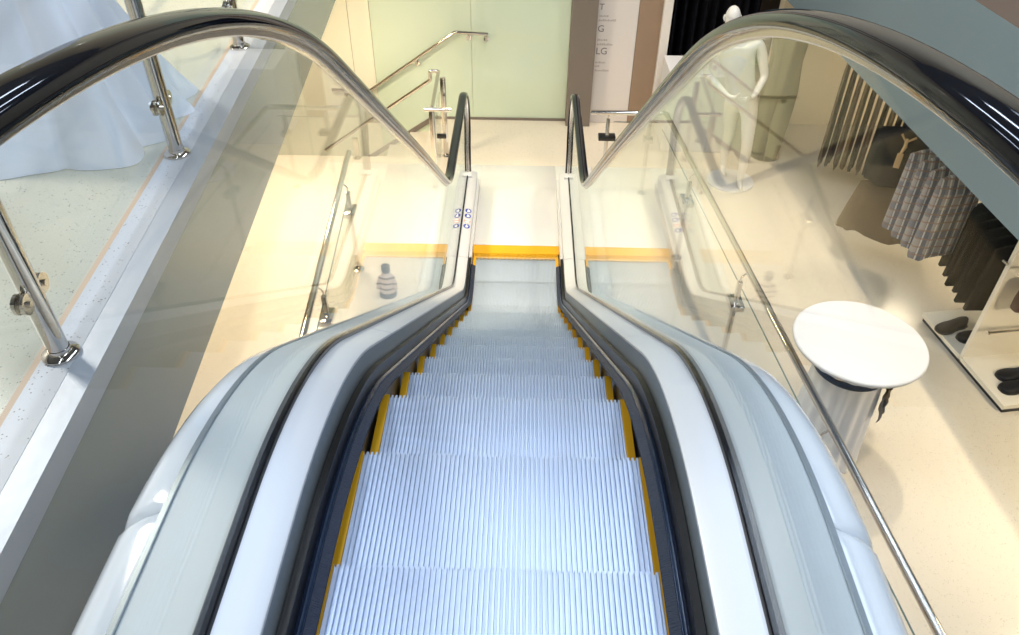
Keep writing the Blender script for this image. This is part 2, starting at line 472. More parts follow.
# comb plate and landing plates
bm = B(); box(bm, -.424, .424, 6.30, 6.44, F - .01, F + .006)
for k in range(64):
    x = -.415 + (k + .26) * .83 / 64
    box(bm, x - .0042, x + .0042, 6.215, 6.302, F - .012, F + .004)
part('comb_plate', bm, 'yellow', smooth=False, label='yellow comb plate at the foot of the steps')
bm = B(); box(bm, -.4235, .4235, 6.442, 8.08, F + .0005, F + .008, bev=.001)
part('landing_plate', bm, 'plate')
for x0, x1 in ((-.84, -.425), (.425, .84)):
    bm = B(); box(bm, x0, x1, 7.569, 8.08, F + .0005, F + .008, bev=.001); part('landing_plate', bm, 'plate')
bm = B(); box(bm, -.4235, .4235, -1.6, -.56, -.02, .004, bev=.002)
part('landing_plate', bm, 'plate')

# ------------------------------------------------------------------ setting
# lower floor with openings for the escalator pit and the stair
xs = [-7, -3.6, -1.141, -.6, .6, 7]; ys = [-5, 3.0, 6.5, 8.25, 9.32, 11.5]
bm = B()
for i in range(5):
    for j in range(5):
        cx, cy = (xs[i] + xs[i + 1]) / 2, (ys[j] + ys[j + 1]) / 2
        if -.6 < cx < .6 and 3.0 < cy < 6.5: continue
        if -3.6 < cx < -1.141 and 8.25 < cy < 9.32: continue
        box(bm, xs[i], xs[i + 1], ys[j], ys[j + 1], F - .25, F)
bmesh.ops.remove_doubles(bm, verts=bm.verts, dist=1e-5)
struct('floor', bm, 'floor', smooth=False)
bm = B(); box(bm, -.6, .6, 3.0, 6.5, F - .6, F - .4); struct('floor_pit', bm, 'black', smooth=False)

# stairs going down to the left along the back wall
bm = B()
for k in range(4):
    x1 = -1.141 - .28 * k; z1 = F - .185 * (k + 1)
    box(bm, x1 - .28, x1, 8.25, 9.3, F - 1.1, z1)
box(bm, -3.6, -2.261, 8.25, 9.3, F - 1.1, F - .74)
struct('floor_stairs', bm, 'floor', smooth=False)
bm = B(); prism(bm, [(9.285, 0), (9.3, 0)], 0, 1) if False else None
# dark sloping skirting along the stair wall
def slope_strip(bm, x0, z0, x1, z1, y0, y1, h):
    vs = [bm.verts.new(p) for p in ((x0, y0, z0), (x1, y0, z1), (x1, y0, z1 + h), (x0, y0, z0 + h), (x0, y1, z0), (x1, y1, z1), (x1, y1, z1 + h), (x0, y1, z0 + h))]
    for q in ((0, 1, 2, 3), (7, 6, 5, 4), (0, 4, 5, 1), (3, 2, 6, 7), (0, 3, 7, 4), (1, 5, 6, 2)): bm.faces.new([vs[i] for i in q])
slope_strip(bm, -1.12, F - .03, -2.3, F - .81, 9.278, 9.3, .07); box(bm, -1.12, .59, 9.285, 9.3, F, F + .03)
struct('baseboard_back', bm, 'column', smooth=False)

# back wall and its glass cladding
bm = B()
box(bm, -7, 1.745, 9.32, 9.5, F - 1.2, 4.6); box(bm, 3.05, 7, 9.32, 9.5, F, 4.6); box(bm, 1.745, 3.05, 9.32, 9.5, .4, 4.6)
struct('wall_back', bm, 'wallcream', smooth=False)
for i, (a, b, m) in enumerate(((-7, -2.06, 'creamglass'), (-2.055, -1.80, 'creamglass'), (-1.795, -.6, 'greenglass'), (-.597, .578, 'greenglass'))):
    bm = B(); box(bm, a, b, 9.30, 9.318, F - 1.1, 3.0, bev=.002)
    struct('wall_back_panel', bm, m, smooth=False)
bm = B(); box(bm, .581, .881, 9.14, 9.32, F, 4.6, bev=.004); struct('trim_1', bm, 'column', smooth=False)
bm = B(); box(bm, 1.368, 1.64, 9.27, 9.32, F, 4.6); struct('wall_back_panel', bm, 'brownpanel', smooth=False)
bm = B(); box(bm, 1.642, 1.745, 9.20, 9.5, F, 4.6, bev=.004); struct('trim_2', bm, 'trimwhite', smooth=False)
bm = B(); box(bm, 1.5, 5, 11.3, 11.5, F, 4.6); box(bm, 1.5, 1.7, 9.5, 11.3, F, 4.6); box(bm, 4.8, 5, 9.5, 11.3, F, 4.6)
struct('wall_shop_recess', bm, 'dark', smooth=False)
bm = B(); box(bm, -7.2, -7, -5, 9.5, F - .2, 4.6); struct('wall_left', bm, 'wallwhite', smooth=False)
bm = B(); box(bm, 7, 7.2, -5, 11.5, F - .2, 4.6); struct('wall_right', bm, 'wallwhite', smooth=False)
bm = B(); box(bm, -7.2, 7.2, -5.2, -5, F - .2, 4.6); struct('wall_front', bm, 'wallwhite', smooth=False)
bm = B()
box(bm, -7.2, 7.2, -5.2, 11.5, 4.6, 4.8)
struct('ceiling', bm, 'ceil', smooth=False)

# slabs of the upper storey: left (edge line), right and the near landing
def xp(y): return -1.251 - .0745 * y      # line of the left guard posts
def strip_poly(d0, d1, y0, y1): return [(xp(y0) + d0, y0), (xp(y1) + d0, y1), (xp(y1) + d1, y1), (xp(y0) + d1, y0)]
Y0, Y1 = -1.3, 9.3
bm = B(); prism(bm, [(-7, Y0), (-7, Y1), (xp(Y1) - .075, Y1), (xp(Y0) - .075, Y0)], -.6, 0); struct('floor_upper_left', bm, 'terrazzo', smooth=False)
bm = B(); prism(bm, strip_poly(-.075, -.052, Y0, Y1), -.55, .001); struct('trim_3', bm, 'brownstrip', smooth=False)
bm = B(); prism(bm, strip_poly(-.052, .050, Y0, Y1), -.55, .004); struct('trim_4', bm, 'stone', smooth=False)
bm = B(); prism(bm, strip_poly(.050, .132, Y0, Y1), -.085, .003); struct('trim_5', bm, 'trimmetal', smooth=False)
bm = B(); prism(bm, strip_poly(.050, .124, Y0, Y1), -.615, -.086); struct('wall_fascia_left', bm, 'fascia', smooth=False)
def xr(y): return 3.36 - .06 * y
bm = B(); fs = prism(bm, [(xr(-1.3), -1.3), (7, -1.3), (7, 11.2), (xr(11.2), 11.2)], -1.02, 0, 0); fs[1].material_index = 1
struct('floor_upper_right', bm, ['bluewall', 'brownfloor'], smooth=False)
bm = B(); box(bm, -7, 7, -5, -1.3, -.6, 0); struct('floor_landing', bm, 'terrazzo', smooth=False)

# ------------------------------------------------------------------ left guard with chrome posts
import itertools
G1 = thing('glass_guard', 'frameless glass guard on polished posts along the upper floor edge, left', 'guard', (xp(1.76), 1.76, 0))
du = Vector((-.0745, 1, 0)).normalized(); nv = Vector((1, .0745, 0)).normalized()
posts_y = [.45, 1.759, 3.066, 4.34, 5.65, 6.95, 8.25]
for y in posts_y:
    c = Vector((xp(y), y, .004))
    bm = B(); tube(bm, [c + Vector((0, 0, z)) for z in (0, 1.1)], .031, 24)
    post = link('post', bm, 'chrome', G1)
    bm = B(); lathe(bm, c, [(.056, 0), (.056, .008), (.048, .014), (.034, .018), (.033, .03)], 28)
    o = link('base_flange', bm, 'chrome', post); o.matrix_parent_inverse = Matrix.Translation(-Vector(G1.location)); o.matrix_parent_inverse = Matrix.Identity(4)
    for zc in (.24, .86):
        bm = B()
        for sg in (-1, 1):
            q = c + du * (sg * .052) + Vector((0, 0, zc))
            disc(bm, q + nv * .008, nv, .032, .010, 24); disc(bm, q - nv * .016, nv, .032, .010, 24); disc(bm, q + nv * .016, nv, .010, .01, 12)
            disc(bm, q - nv * .026, nv, .014, .014, 14)
        for dz in (-.012, .012):
            tube(bm, [c + du * -.055 + nv * -.016 + Vector((0, 0, zc + dz)), c + du * .055 + nv * -.016 + Vector((0, 0, zc + dz))], .007, 8)
        o = link('glass_clamp', bm, 'chrome', post); o.matrix_parent_inverse = Matrix.Identity(4)
for a, b in zip(posts_y, posts_y[1:]):
    bm = B(); y0, y1 = a + .035, b - .035
    prism(bm, [(xp(y0) - .009, y0), (xp(y1) - .009, y1), (xp(y1) + .001, y1), (xp(y0) + .001, y0)], .10, 1.05)
    link('glass_panel', bm, 'guardglass', G1, smooth=False)
bm = B(); tube(bm, [(xp(y), y, 1.12) for y in (.2, 8.4)], .021, 16); link('top_rail', bm, 'chrome', G1)

# ------------------------------------------------------------------ guards on the lower floor
ZR = F + .95
def guard(name, label, path, posts, glass_runs, off):
    g = thing(name, label, 'guard', (path[0][0], path[0][1], F))
    bm = B(); tube(bm, fillet([(x, y, ZR) for x, y in path], .05), .026, 18); link('top_rail', bm, 'chrome', g)
    for i, (x, y, nx, ny) in enumerate(posts):
        bm = B(); px, py = x + nx * .045, y + ny * .045
        box(bm, px - .019, px + .019, py - .019, py + .019, F + .012, ZR - .10, bev=.004)
        p = link('post', bm, 'chrome', g)
        bm = B(); lathe(bm, (px, py, F), [(.05, 0), (.05, .008), (.03, .013)], 24)
        o = link('base_flange', bm, 'chrome', p); o.matrix_parent_inverse = Matrix.Identity(4)
        bm = B(); tube(bm, fillet([(px, py, ZR - .10), (px, py, ZR - .055), (x, y, ZR - .018)], .03), .008, 10)
        o = link('rail_bracket', bm, 'chrome', p); o.matrix_parent_inverse = Matrix.Identity(4)
        bm = B(); box(bm, px - .05 - .04 * abs(ny), px + .05 + .04 * abs(ny), py - .05 - .04 * abs(nx), py + .05 + .04 * abs(nx), F + .62, F + .67, bev=.006) if True else None
        o = link('glass_clamp', bm, 'skirt' if abs(ny) > .5 else 'chrome', p); o.matrix_parent_inverse = Matrix.Identity(4)
    for (x0, y0, x1, y1) in glass_runs:
        a, b = Vector((x0, y0, 0)), Vector((x1, y1, 0)); d = (b - a).normalized(); n = Vector((-d.y, d.x, 0)) * .005
        bm = B(); prism(bm, [((a - n).x, (a - n).y), ((b - n).x, (b - n).y), ((b + n).x, (b + n).y), ((a + n).x, (a + n).y)], F + .10, ZR - .13)
        gp = link('glass_panel', bm, 'guardglass', g, smooth=False)
        bm = B(); prism(bm, [((a - n * .8).x, (a - n * .8).y), ((b - n * .8).x, (b - n * .8).y), ((b + n * .8).x, (b + n * .8).y), ((a + n * .8).x, (a + n * .8).y)], ZR - .1305, ZR - .126)
        o = link('glass_edge', bm, 'edge', gp, smooth=False); o.matrix_parent_inverse = Matrix.Identity(4)
    return g
def xg(y): return 2.233 - .0967 * y       # right guard line
R_posts = [(xg(y), y, -1, -.1) for y in (.35, 1.8, 3.2, 4.78, 6.3)]
R_posts += [(1.36, 7.52, 0, .0), (.93, 7.52, 0, 1)]
o = -.045
def run(y0, y1): return (xg(y0) + o, y0, xg(y1) + o, y1)
guard('guard_rail', 'long polished handrail and glass guard beside the escalator, in front of the white table', [(xg(-.6), -.6), (xg(7.5), 7.5), (.74, 7.5)], R_posts,
      [run(.4, 1.74), run(1.86, 3.14), run(3.26, 4.72), run(4.84, 6.24), run(6.36, 7.4), (.99, 7.56, 1.44, 7.56)], o)
def xl(y): return -1.168 - .0636 * y
L_posts = [(xl(y), y, 1, 0) for y in (1.5, 3.0, 4.5, 6.0)]
guard('guard_rail', 'short polished handrail on posts left of the escalator on the lower floor', [(xl(.5), .5), (xl(6.55), 6.55)], L_posts,
      [(xl(a) + .045, a, xl(b) + .045, b) for a, b in ((1.56, 2.94), (3.06, 4.44), (4.56, 5.94))], 0)

# stair rails
S1 = thing('stair_handrail', 'polished handrail bracketed to the green glass wall above the stairs', 'handrail', (-.4, 9.2, F))
pts = [(-.395, 9.215, -1.64), (-.79, 9.215, -1.62), (-1.87, 9.215, -2.36), (-2.35, 9.215, -2.36)]
bm = B(); tube(bm, fillet(pts, .03), .020, 14); link('rail', bm, 'chrome', S1)
for x, z in ((-.42, -1.64), (-.63, -1.63), (-1.27, -1.95), (-2.2, -2.36)):
    bm = B(); tube(bm, fillet([(x, 9.215, z - .015), (x, 9.215, z - .075), (x, 9.29, z - .085)], .03), .009, 10); disc(bm, (x, 9.297, z - .085), (0, 1, 0), .032, .006, 20)
    link('bracket', bm, 'chrome', S1)
S2 = thing('stair_handrail', 'polished handrail and posts at the open side of the stairs, by the escalator foot', 'handrail', (-.92, 8.3, F))
bm = B(); tube(bm, fillet([(-.90, 7.52, -1.80), (-.905, 8.33, -1.74), (-1.00, 8.33, -1.74), (-1.00, 8.33, -1.84), (-2.3, 8.33, -2.73)], .02), .020, 14); link('rail', bm, 'chrome', S2)
bm = B(); tube(bm, [(-.98, 7.50, ZR), (-.70, 7.50, ZR)], .021, 14); link('rail', bm, 'chrome', S2)
for x, y, zt in ((-.91, 7.55, ZR - .02), (-.86, 8.30, -1.80), (-1.9, 8.2, -2.5)):
    bm = B(); zb = F if x > -1.2 else F + .0
    box(bm, x - .030, x + .030, y - .016, y + .016, zb, zt, bev=.004); p = link('post', bm, 'chrome', S2)
    bm = B(); lathe(bm, (x, y, zb), [(.05, 0), (.05, .008), (.03, .013)], 20); q = link('base_flange', bm, 'chrome', p); q.matrix_parent_inverse = Matrix.Identity(4)
bm = B(); box(bm, -.87, -.77, 7.545, 7.575, F + .60, F + .65, bev=.006); link('glass_clamp', bm, 'skirt', S2)
bm = B(); box(bm, -.905, -.895, 7.62, 8.25, F + .08, F + .82); link('glass_panel', bm, 'guardglass', S2, smooth=False)

# ------------------------------------------------------------------ directory sign
SG = thing('directory_sign', 'tall white floor directory with letters T, G and LG on the back wall', 'sign', (1.12, 9.26, F))
bm = B(); box(bm, .886, 1.364, 9.262, 9.318, F + .002, .9, bev=.004); link('panel', bm, 'sign', SG, smooth=False)
def text(body, x, z, size, m):
    cu = bpy.data.curves.new('lettering_curve', 'FONT'); cu.body = body; cu.size = size; cu.extrude = .0008; cu.materials.append(M[m])
    o = bpy.data.objects.new('lettering', cu); COL.objects.link(o); o.parent = SG; o.matrix_parent_inverse = Matrix.Translation(-Vector(SG.location))
    o.location = (x, 9.2605, z); o.rotation_euler = (pi / 2, 0, 0)
    bpy.context.view_layer.update()
    me = bpy.data.meshes.new_from_object(o.evaluated_get(bpy.context.evaluated_depsgraph_get())); me.materials.clear(); me.materials.append(M[m])
    q = bpy.data.objects.new('lettering', me); COL.objects.link(q); q.parent = SG; q.matrix_parent_inverse = o.matrix_parent_inverse.copy(); q.location = o.location; q.rotation_euler = o.rotation_euler
    bpy.data.objects.remove(o); return q
text('T', .900, -1.350, .10, 'ink'); text('G', .900, -1.605, .11, 'ink'); text('LG', .898, -1.875, .115, 'ink')
def scribble(rows):
    bm = B()
    rnd = random.Random(3)
    for x, z, w in rows:
        c = x
        while c < x + w:
            l = rnd.uniform(.008, .02); box(bm, c, min(c + l, x + w), 9.2600, 9.2617, z - .012, z + .013 * rnd.uniform(.2, 1)); c += l + .005
    o = link('small_print', bm, 'faint', SG, smooth=False)
scribble([(.912, -1.42, .105), (.908, -1.47, .20), (.91, -1.70, .115), (.908, -1.755, .19), (.905, -1.975, .12), (.90, -2.02, .055), (.905, -2.075, .17)])

# ------------------------------------------------------------------ gown on the upper floor
def gown():
    cx, cy = -2.11, 3.42
    g = thing('gown', 'long white satin gown displayed on the upper floor behind the glass guard', 'dress', (cx, cy, 0))
    rnd = random.Random(5)
    ph = [rnd.uniform(0, 6.28) for _ in range(4)]
    n = 144; prof_ = [(0.008, .46), (.03, .45), (.10, .415), (.2, .375), (.35, .33), (.5, .285), (.65, .245), (.8, .205), (.95, .165), (1.05, .14), (1.1, .13), (1.16, .135)]
    rings = []
    for z, r in prof_:
        k = max(0, 1 - z / 1.05)
        ring = []
        for i in range(n):
            a = 2 * pi * i / n
            fold = k ** .8 * (.115 * abs(sin(5.5 * a + ph[0] + .6 * sin(2 * a))) + .022 * sin(13 * a + ph[1] + z) + .03 * sin(4 * a + ph[2]))
            train = .10 * k ** 2 * max(0, cos(a - radians(262))) ** 4 + .07 * k ** 2 * max(0, cos(a - radians(318))) ** 8
            rr = r * (1 + fold / .45) + train
            lift = -.006 if z < .02 else 0
            ring.append((cx + rr * cos(a) * 1.0, cy + rr * .92 * sin(a), z + lift))
        rings.append(ring)
    bm = B(); loft(bm, rings, True, True); link('skirt', bm, 'gown', g, angle=80)
    bm = B(); rings = []
    for z, rx, ry in ((1.15, .134, .125), (1.2, .14, .12), (1.3, .17, .125), (1.36, .18, .13), (1.42, .175, .115), (1.44, .165, .10)):
        rings.append([(cx + rx * cos(2 * pi * i / 48), cy + ry * sin(2 * pi * i / 48), z) for i in range(48)])
    loft(bm, rings); link('bodice', bm, 'gown', g)
    bm = B(); rings = []
    for z, rx, ry in ((1.43, .16, .09), (1.47, .175, .09), (1.51, .15, .08), (1.545, .08, .065), (1.57, .055, .055), (1.64, .052, .052)):
        rings.append([(cx + rx * cos(2 * pi * i / 32), cy + ry * sin(2 * pi * i / 32), z) for i in range(32)])
    loft(bm, rings); link('display_bust', bm, 'mann', g)
gown()

# ------------------------------------------------------------------ cocktail table
def table():
    cx, cy, zt = 2.285, 3.88, F + 1.06
    t = thing('cocktail_table', 'round white tall table under a stretch cover, beside the polished guard rail', 'table', (cx, cy, F))
    r = .425
    bm = B(); lathe(bm, (cx, cy, zt), [(.05, -.034), (r - .02, -.034), (r - .005, -.030), (r, -.018), (r - .001, -.010), (r - .006, -.003), (r - .016, 0), (.05, 0)], 96)
    link('tabletop', bm, 'white', t)
    def fold(rr, z, a):
        k = min(1, max(0, (-z - .03) / .2)); return rr * (1 + k * .06 * sin(14 * a + .5 * sin(3 * a)))
    bm = B(); lathe(bm, (cx, cy, zt), [(r - .012, -.03), (r - .03, -.05), (.37, -.075), (.31, -.11), (.255, -.145), (.225, -.175), (.222, -.20)], 112, lambda rr, z, a: rr * (1 + .03 * min(1, (-z - .03) / .1) * sin(22 * a)))
    link('cover_gathering', bm, 'cloth', t, angle=80)
    bm = B(); lathe(bm, (cx, cy, zt), [(.222, -.185), (.240, -.185), (.246, -.20), (.246, -.225), (.240, -.24), (.222, -.24)], 64); link('ribbon', bm, 'blackcloth', t)
    bm = B(); lathe(bm, (cx, cy, zt), [(.225, -.225), (.228, -.26), (.232, -.4), (.24, -.65), (.25, -.9), (.262, -1.055)], 144, lambda rr, z, a: rr * (1 + min(1, (-z - .2) / .25) * .055 * sin(16 * a + .6 * sin(3 * a))))
    link('cover_skirt', bm, 'cloth', t, angle=80)
    # brown lace bow hanging at the right of the ribbon
    bm = B(); a0 = radians(-38)
    for k, (da, w, l) in enumerate(((0, .05, .34), (.19, .055, .27))):
        rings = []
        for i in range(9):
            f = i / 8; a = a0 + da + .05 * sin(6 * f); rr = .265 + .02 * f + .012 * sin(9 * f + k)
            z = zt - .205 - l * f
            u = Vector((cos(a), sin(a), 0)); tvec = Vector((-sin(a), cos(a), 0)); c = Vector((cx, cy, z)) + u * rr
            ww = w * (1 + .25 * sin(14 * f))
            rings.append([c - tvec * ww, c - tvec * ww * .3 + u * .012, c + tvec * ww * .4 - u * .004, c + tvec * ww + u * .010, c + tvec * ww * .4 - u * .008, c - tvec * ww * .3 + u * .008])
        loft(bm, rings)
    u = Vector((cos(a0 + .08), sin(a0 + .08), 0))
    for sg in (-1, 1):
        c = Vector((cx, cy, zt - .215)) + u * .275; tv = Vector((-u.y, u.x, 0))
        tube(bm, [c, c + tv * sg * .05 + Vector((0, 0, .025)), c + tv * sg * .09 + Vector((0, 0, .005)), c + tv * sg * .05 + Vector((0, 0, -.02)), c], [.01, .02, .022, .018, .01], 8)
    link('lace_bow', bm, 'lace', t, label=None) if False else link('lace_bow', bm, 'lace', t)
table()

# ------------------------------------------------------------------ mannequin
def skin_mesh(name, verts, edges, radii, m, parent, sub=2):
    me = bpy.data.meshes.new(name); me.from_pydata(verts, edges, []); o = bpy.data.objects.new(name, me); COL.objects.link(o)
    sk = o.modifiers.new('s', 'SKIN'); sk.use_smooth_shade = True
    for i, r in enumerate(radii):
        d = me.skin_vertices[0].data[i]; d.radius = r if isinstance(r, tuple) else (r, r); d.use_root = (i == 0)
    su = o.modifiers.new('u', 'SUBSURF'); su.levels = sub; su.render_levels = sub
    bpy.context.view_layer.update()
    dg = bpy.context.evaluated_depsgraph_get(); nm = bpy.data.meshes.new_from_object(o.evaluated_get(dg))
    bpy.data.objects.remove(o); nm.name = name; nm.materials.clear(); nm.materials.append(M[m])
    for p in nm.polygons: p.use_smooth = True
    q = bpy.data.objects.new(name, nm); COL.objects.link(q); q.parent = parent; q.matrix_parent_inverse = Matrix.Translation(-Vector(parent.location))
    return q
def mannequin():
    g = thing('mannequin', 'white display mannequin standing on the lower floor near the white plinth', 'mannequin', (2.42, 7.8, F))
    V, E, R = [], [], []
    def add(p, r, par=None):
        V.append(p); R.append(r); i = len(V) - 1
        if par is not None: E.append((par, i))
        return i
    z0 = F + .03
    pel = add((2.34, 7.80, z0 + .99), (.15, .11))
    wai = add((2.27, 7.78, z0 + 1.17), (.125, .095), pel)
    che = add((2.19, 7.76, z0 + 1.40), (.16, .115), wai)
    nb = add((2.12, 7.75, z0 + 1.60), (.075, .07), che)
    nk = add((2.09, 7.735, z0 + 1.68), (.058, .06), nb)
    hips = []
    for s, kx, ky, ax, ay in ((1, 2.47, 7.64, 2.465, 7.68), (-1, 2.30, 7.93, 2.345, 8.02)):
        hp = add((2.34 + s * .085, 7.80 - s * .05, z0 + .90), (.095, .10), pel)
        kn = add((kx - .02 * s, ky, z0 + .50), .062, hp)
        cf = add(((kx + ax) / 2, (ky + ay) / 2 + .02, z0 + .32), .058, kn)
        an = add((ax, ay, z0 + .085), .036, cf)
        hl = add((ax + .0, ay - .03, z0 + .035), .034, an)
        add((ax + .0, ay - .15, z0 + .022), (.036, .02), hl)
    for s in (1, -1):
        sh = add((2.13 + s * .245, 7.755 - s * .03, z0 + 1.60), .066, che)
        el = add((2.20 + s * .29, 7.72 - s * .03, z0 + 1.25), .043, sh)
        wr = add((2.24 + s * .13, 7.53, z0 + 1.10), .029, el)
        ha = add((2.25 + s * .06, 7.50, z0 + 1.085), (.034, .02), wr)
        d = Vector((-s, -.25, -.1)).normalized()
        for k, l in enumerate((.075, .085, .08, .065)):
            b = Vector(V[ha]) + Vector((0, -.004, .026 - .018 * k)); m_ = add(tuple(b + d * l * .5), .0095, ha); add(tuple(b + d * l + Vector((0, .015, -.012))), .008, m_)
        b = Vector(V[ha]) + Vector((s * .02, -.01, .035)); m_ = add(tuple(b + Vector((-s * .02, -.015, .03))), .010, ha); add(tuple(b + Vector((-s * .045, -.02, .045))), .008, m_)
    body = skin_mesh('body', V, E, R, 'mann', g)
    # head
    bm = B(); c = Vector((2.055, 7.70, z0 + 1.825))
    bmesh.ops.create_uvsphere(bm, u_segments=32, v_segments=24, radius=1)
    for v in bm.verts:
        x, y, z = v.co
        w = .074 * (1 - .18 * max(0, -z)); d = .096 * (1 - .10 * max(0, -z)); h = .118
        p = Vector((x * w, y * d, z * h))
        if y < -.3:
            p.y += -.018 * math.exp(-((x / .16) ** 2 + ((z + .12) / .22) ** 2))            # nose
            p.y += .010 * math.exp(-(((abs(x) - .38) / .17) ** 2 + ((z - .08) / .12) ** 2))  # eye sockets
            p.y += -.006 * math.exp(-((x / .3) ** 2 + ((z + .5) / .1) ** 2))                # lips
            p.y += -.008 * math.exp(-((x / .3) ** 2 + ((z + .82) / .15) ** 2))              # chin
        v.co = p
    for s in (-1, 1): tube(bm, [(s * .070, .004, -.03), (s * .079, .012, .0), (s * .077, .016, .028)], [.008, .012, .008], 8)
    tube(bm, [(.0, .012, -.02), (.012, .02, -.11), (.03, .035, -.17)], [.05, .05, .055], 20)
    for v in bm.verts: v.co = v.co + c
    link('head', bm, 'mann', g)
    # white sleeveless top and trousers
    bm = B(); rings = []
    for f, r1, r2, cc in ((0, .165, .125, (2.34, 7.80, z0 + .92)), (.3, .155, .12, (2.31, 7.79, z0 + 1.05)), (.5, .14, .11, (2.27, 7.78, z0 + 1.17)), (.7, .165, .125, (2.22, 7.77, z0 + 1.31)), (.85, .19, .13, (2.18, 7.76, z0 + 1.43)), (.95, .165, .10, (2.15, 7.757, z0 + 1.53)), (1, .10, .08, (2.13, 7.755, z0 + 1.60))):
        rings.append([(cc[0] + r1 * cos(2 * pi * i / 40) * (1 + .02 * sin(7 * 2 * pi * i / 40)), cc[1] + r2 * sin(2 * pi * i / 40), cc[2]) for i in range(40)])
    loft(bm, rings); link('top', bm, 'cloth', g)
    bm = B(); disc(bm, (2.40, 7.82, F + .008), (0, 0, 1), .26, .016, 40); link('base', bm, 'white', g)
mannequin()

# ------------------------------------------------------------------ garments
def garment_mesh(h, w, t, flare=1.15, seed=0, n=48, folds=.10, shoulder=.06, hem=.02):
    """a hanging garment, hung point at z=0, width along x"""
    rnd = random.Random(seed); p = [rnd.uniform(0, 6.28) for _ in range(5)]
    rings = []
    Z = [0, .015, .035, .06, .12, .2, .3, .42, .55, .7, .84, .95, 1.0]
    for f in Z:
        z = -.05 - f * (h - .05)
        if f < .06: ww = w * (.22 + .78 * (f / .06) ** .7)
        else: ww = w * (1 + (flare - 1) * f)
        tt = t * (.35 + .65 * min(1, f / .2)) * (1 + .4 * f)
        ring = []
        for i in range(n):
            a = 2 * pi * i / n; k = folds * min(1, f * 2)
            rr = 1 + k * (sin(7 * a + p[0] + f * 1.5) + .6 * sin(12 * a + p[1]) + .5 * sin(3 * a + p[2]))
            c_, s_ = cos(a), sin(a); cx = math.copysign(abs(c_) ** .7, c_); sy = math.copysign(abs(s_) ** .8, s_)
            zz = z + (hem * sin(3 * a + p[3]) + .5 * hem * sin(8 * a + p[4]) if f == 1.0 else 0)
            ring.append((ww / 2 * cx * (1 + k * .3 * sin(5 * a + p[4])), tt / 2 * sy * rr, zz))
        rings.append(ring)
    bm = B(); loft(bm, rings); return bm
def hanger_mesh(w):
    bm = B(); tube(bm, fillet([(-w * .38, 0, -.105), (0, 0, -.055), (w * .38, 0, -.105)], .02), .006, 8)
    tube(bm, [(0, 0, -.06), (0, 0, .0), (.016, 0, .020), (.026, 0, .038), (.025, 0, .056), (.013, 0, .068), (0, 0, .071), (-.014, 0, .067), (-.025, 0, .055)], .0025, 6); return bm
def garment(name, label, cat, m, loc, rz, h, w, t, group=None, **k):
    o = thing(name, label, cat, loc, group); o.rotation_euler = (0, 0, rz)
    c = link('cloth', garment_mesh(h, w, t, **k), m, o, angle=80); c.matrix_parent_inverse = Matrix.Identity(4)
    c2 = link('hanger', hanger_mesh(w), 'gasket', o); c2.matrix_parent_inverse = Matrix.Identity(4)
    return o
def gcopy(o, label, loc, rz, sc=1.):
    c = grid_copy(o); c.location = loc; c.rotation_euler = (0, 0, rz); c['label'] = label; c.scale = (sc, 1, sc); return c
def rail(name, label, pts, posts, loc, up=None):
    o = thing(name, label, 'clothes rail', loc)
    bm = B(); tube(bm, fillet(pts, .03), .013, 12); link('bar', bm, 'chrome', o)
    for x, y, z in posts:
        if up is None:
            bm = B(); tube(bm, [(x, y, F + .01), (x, y, z)], .013, 12); disc(bm, (x, y, F + .006), (0, 0, 1), .07, .012, 24); link('upright', bm, 'chrome', o)
        else:
            bm = B(); tube(bm, [(x, y, z), (x, y, up - .008)], .011, 12); disc(bm, (x, y, up - .007), (0, 0, 1), .045, .012, 24); link('drop_rod', bm, 'chrome', o)
    return o

# rack of long dark garments (under the blue bulkhead)
ZB = F + 1.62
RX, RY = 3.40, 7.93
rail('clothes_rail', 'steel rail carrying the long dark garments beside the olive outfit', [(RX - .06, RY + .028, ZB), (RX + 1.05, RY - .49, ZB)], [(RX - .04, RY + .0187, ZB), (RX + 1.03, RY - .4803, ZB)], (RX, RY, ZB), -1.02)
cols = ['taupe', 'charcoal', 'taupe', 'brown', 'charcoal', 'taupe', 'brownblack', 'brown', 'charcoal', 'blackcloth', 'brownblack', 'blackcloth', 'blackcloth']
lab = {'taupe': 'long taupe garment hanging among darker ones on the far right rail', 'charcoal': 'long charcoal garment hanging on the far right rail', 'brown': 'long brown garment hanging among taupe and charcoal ones on the far right rail',
       'blackcloth': 'long black garment at the dark end of the far right rail', 'brownblack': 'long very dark brown garment at the dark end of the far right rail'}
protos = {}
for i, m in enumerate(cols):
    loc = (RX + .0725 * i, RY - .0338 * i, ZB - .054); rz = radians(65 + random.uniform(-2, 2))
    if m not in protos: protos[m] = garment('hanging_garment', lab[m], 'garment', m, loc, rz, 1.27, .44, .042, 'long garments on the far right rail', seed=10 + i, flare=1.2)
    else: gcopy(protos[m], lab[m], loc, rz, 1)

# outfit: black blouse with a tan tie over a brown skirt, on a stand
o = garment('blouse', 'black blouse with a tan tie hanging above the brown skirt', 'blouse', 'blackcloth', (3.4176, 6.30, F + 1.446), radians(-24), .54, .50, .20, seed=31, flare=1.1, folds=.07)
bm = B(); tube(bm, [(-.02, -.12, -.09), (-.015, -.135, -.16), (-.03, -.14, -.22)], [.012, .016, .012], 8); box(bm, -.055, -.005, -.152, -.138, -.36, -.22, bev=.004)
tube(bm, [(.05, -.11, -.07), (-.02, -.125, -.12), (-.07, -.11, -.06)], .010, 8)
q = link('tie', bm, 'tan', o); q.matrix_parent_inverse = Matrix.Identity(4)
garment('skirt', 'brown knee-length skirt hanging below the black blouse with the tan tie', 'skirt', 'brown', (3.4176, 6.30, F + .90), radians(-24), .54, .52, .24, seed=33, flare=1.35, folds=.09)
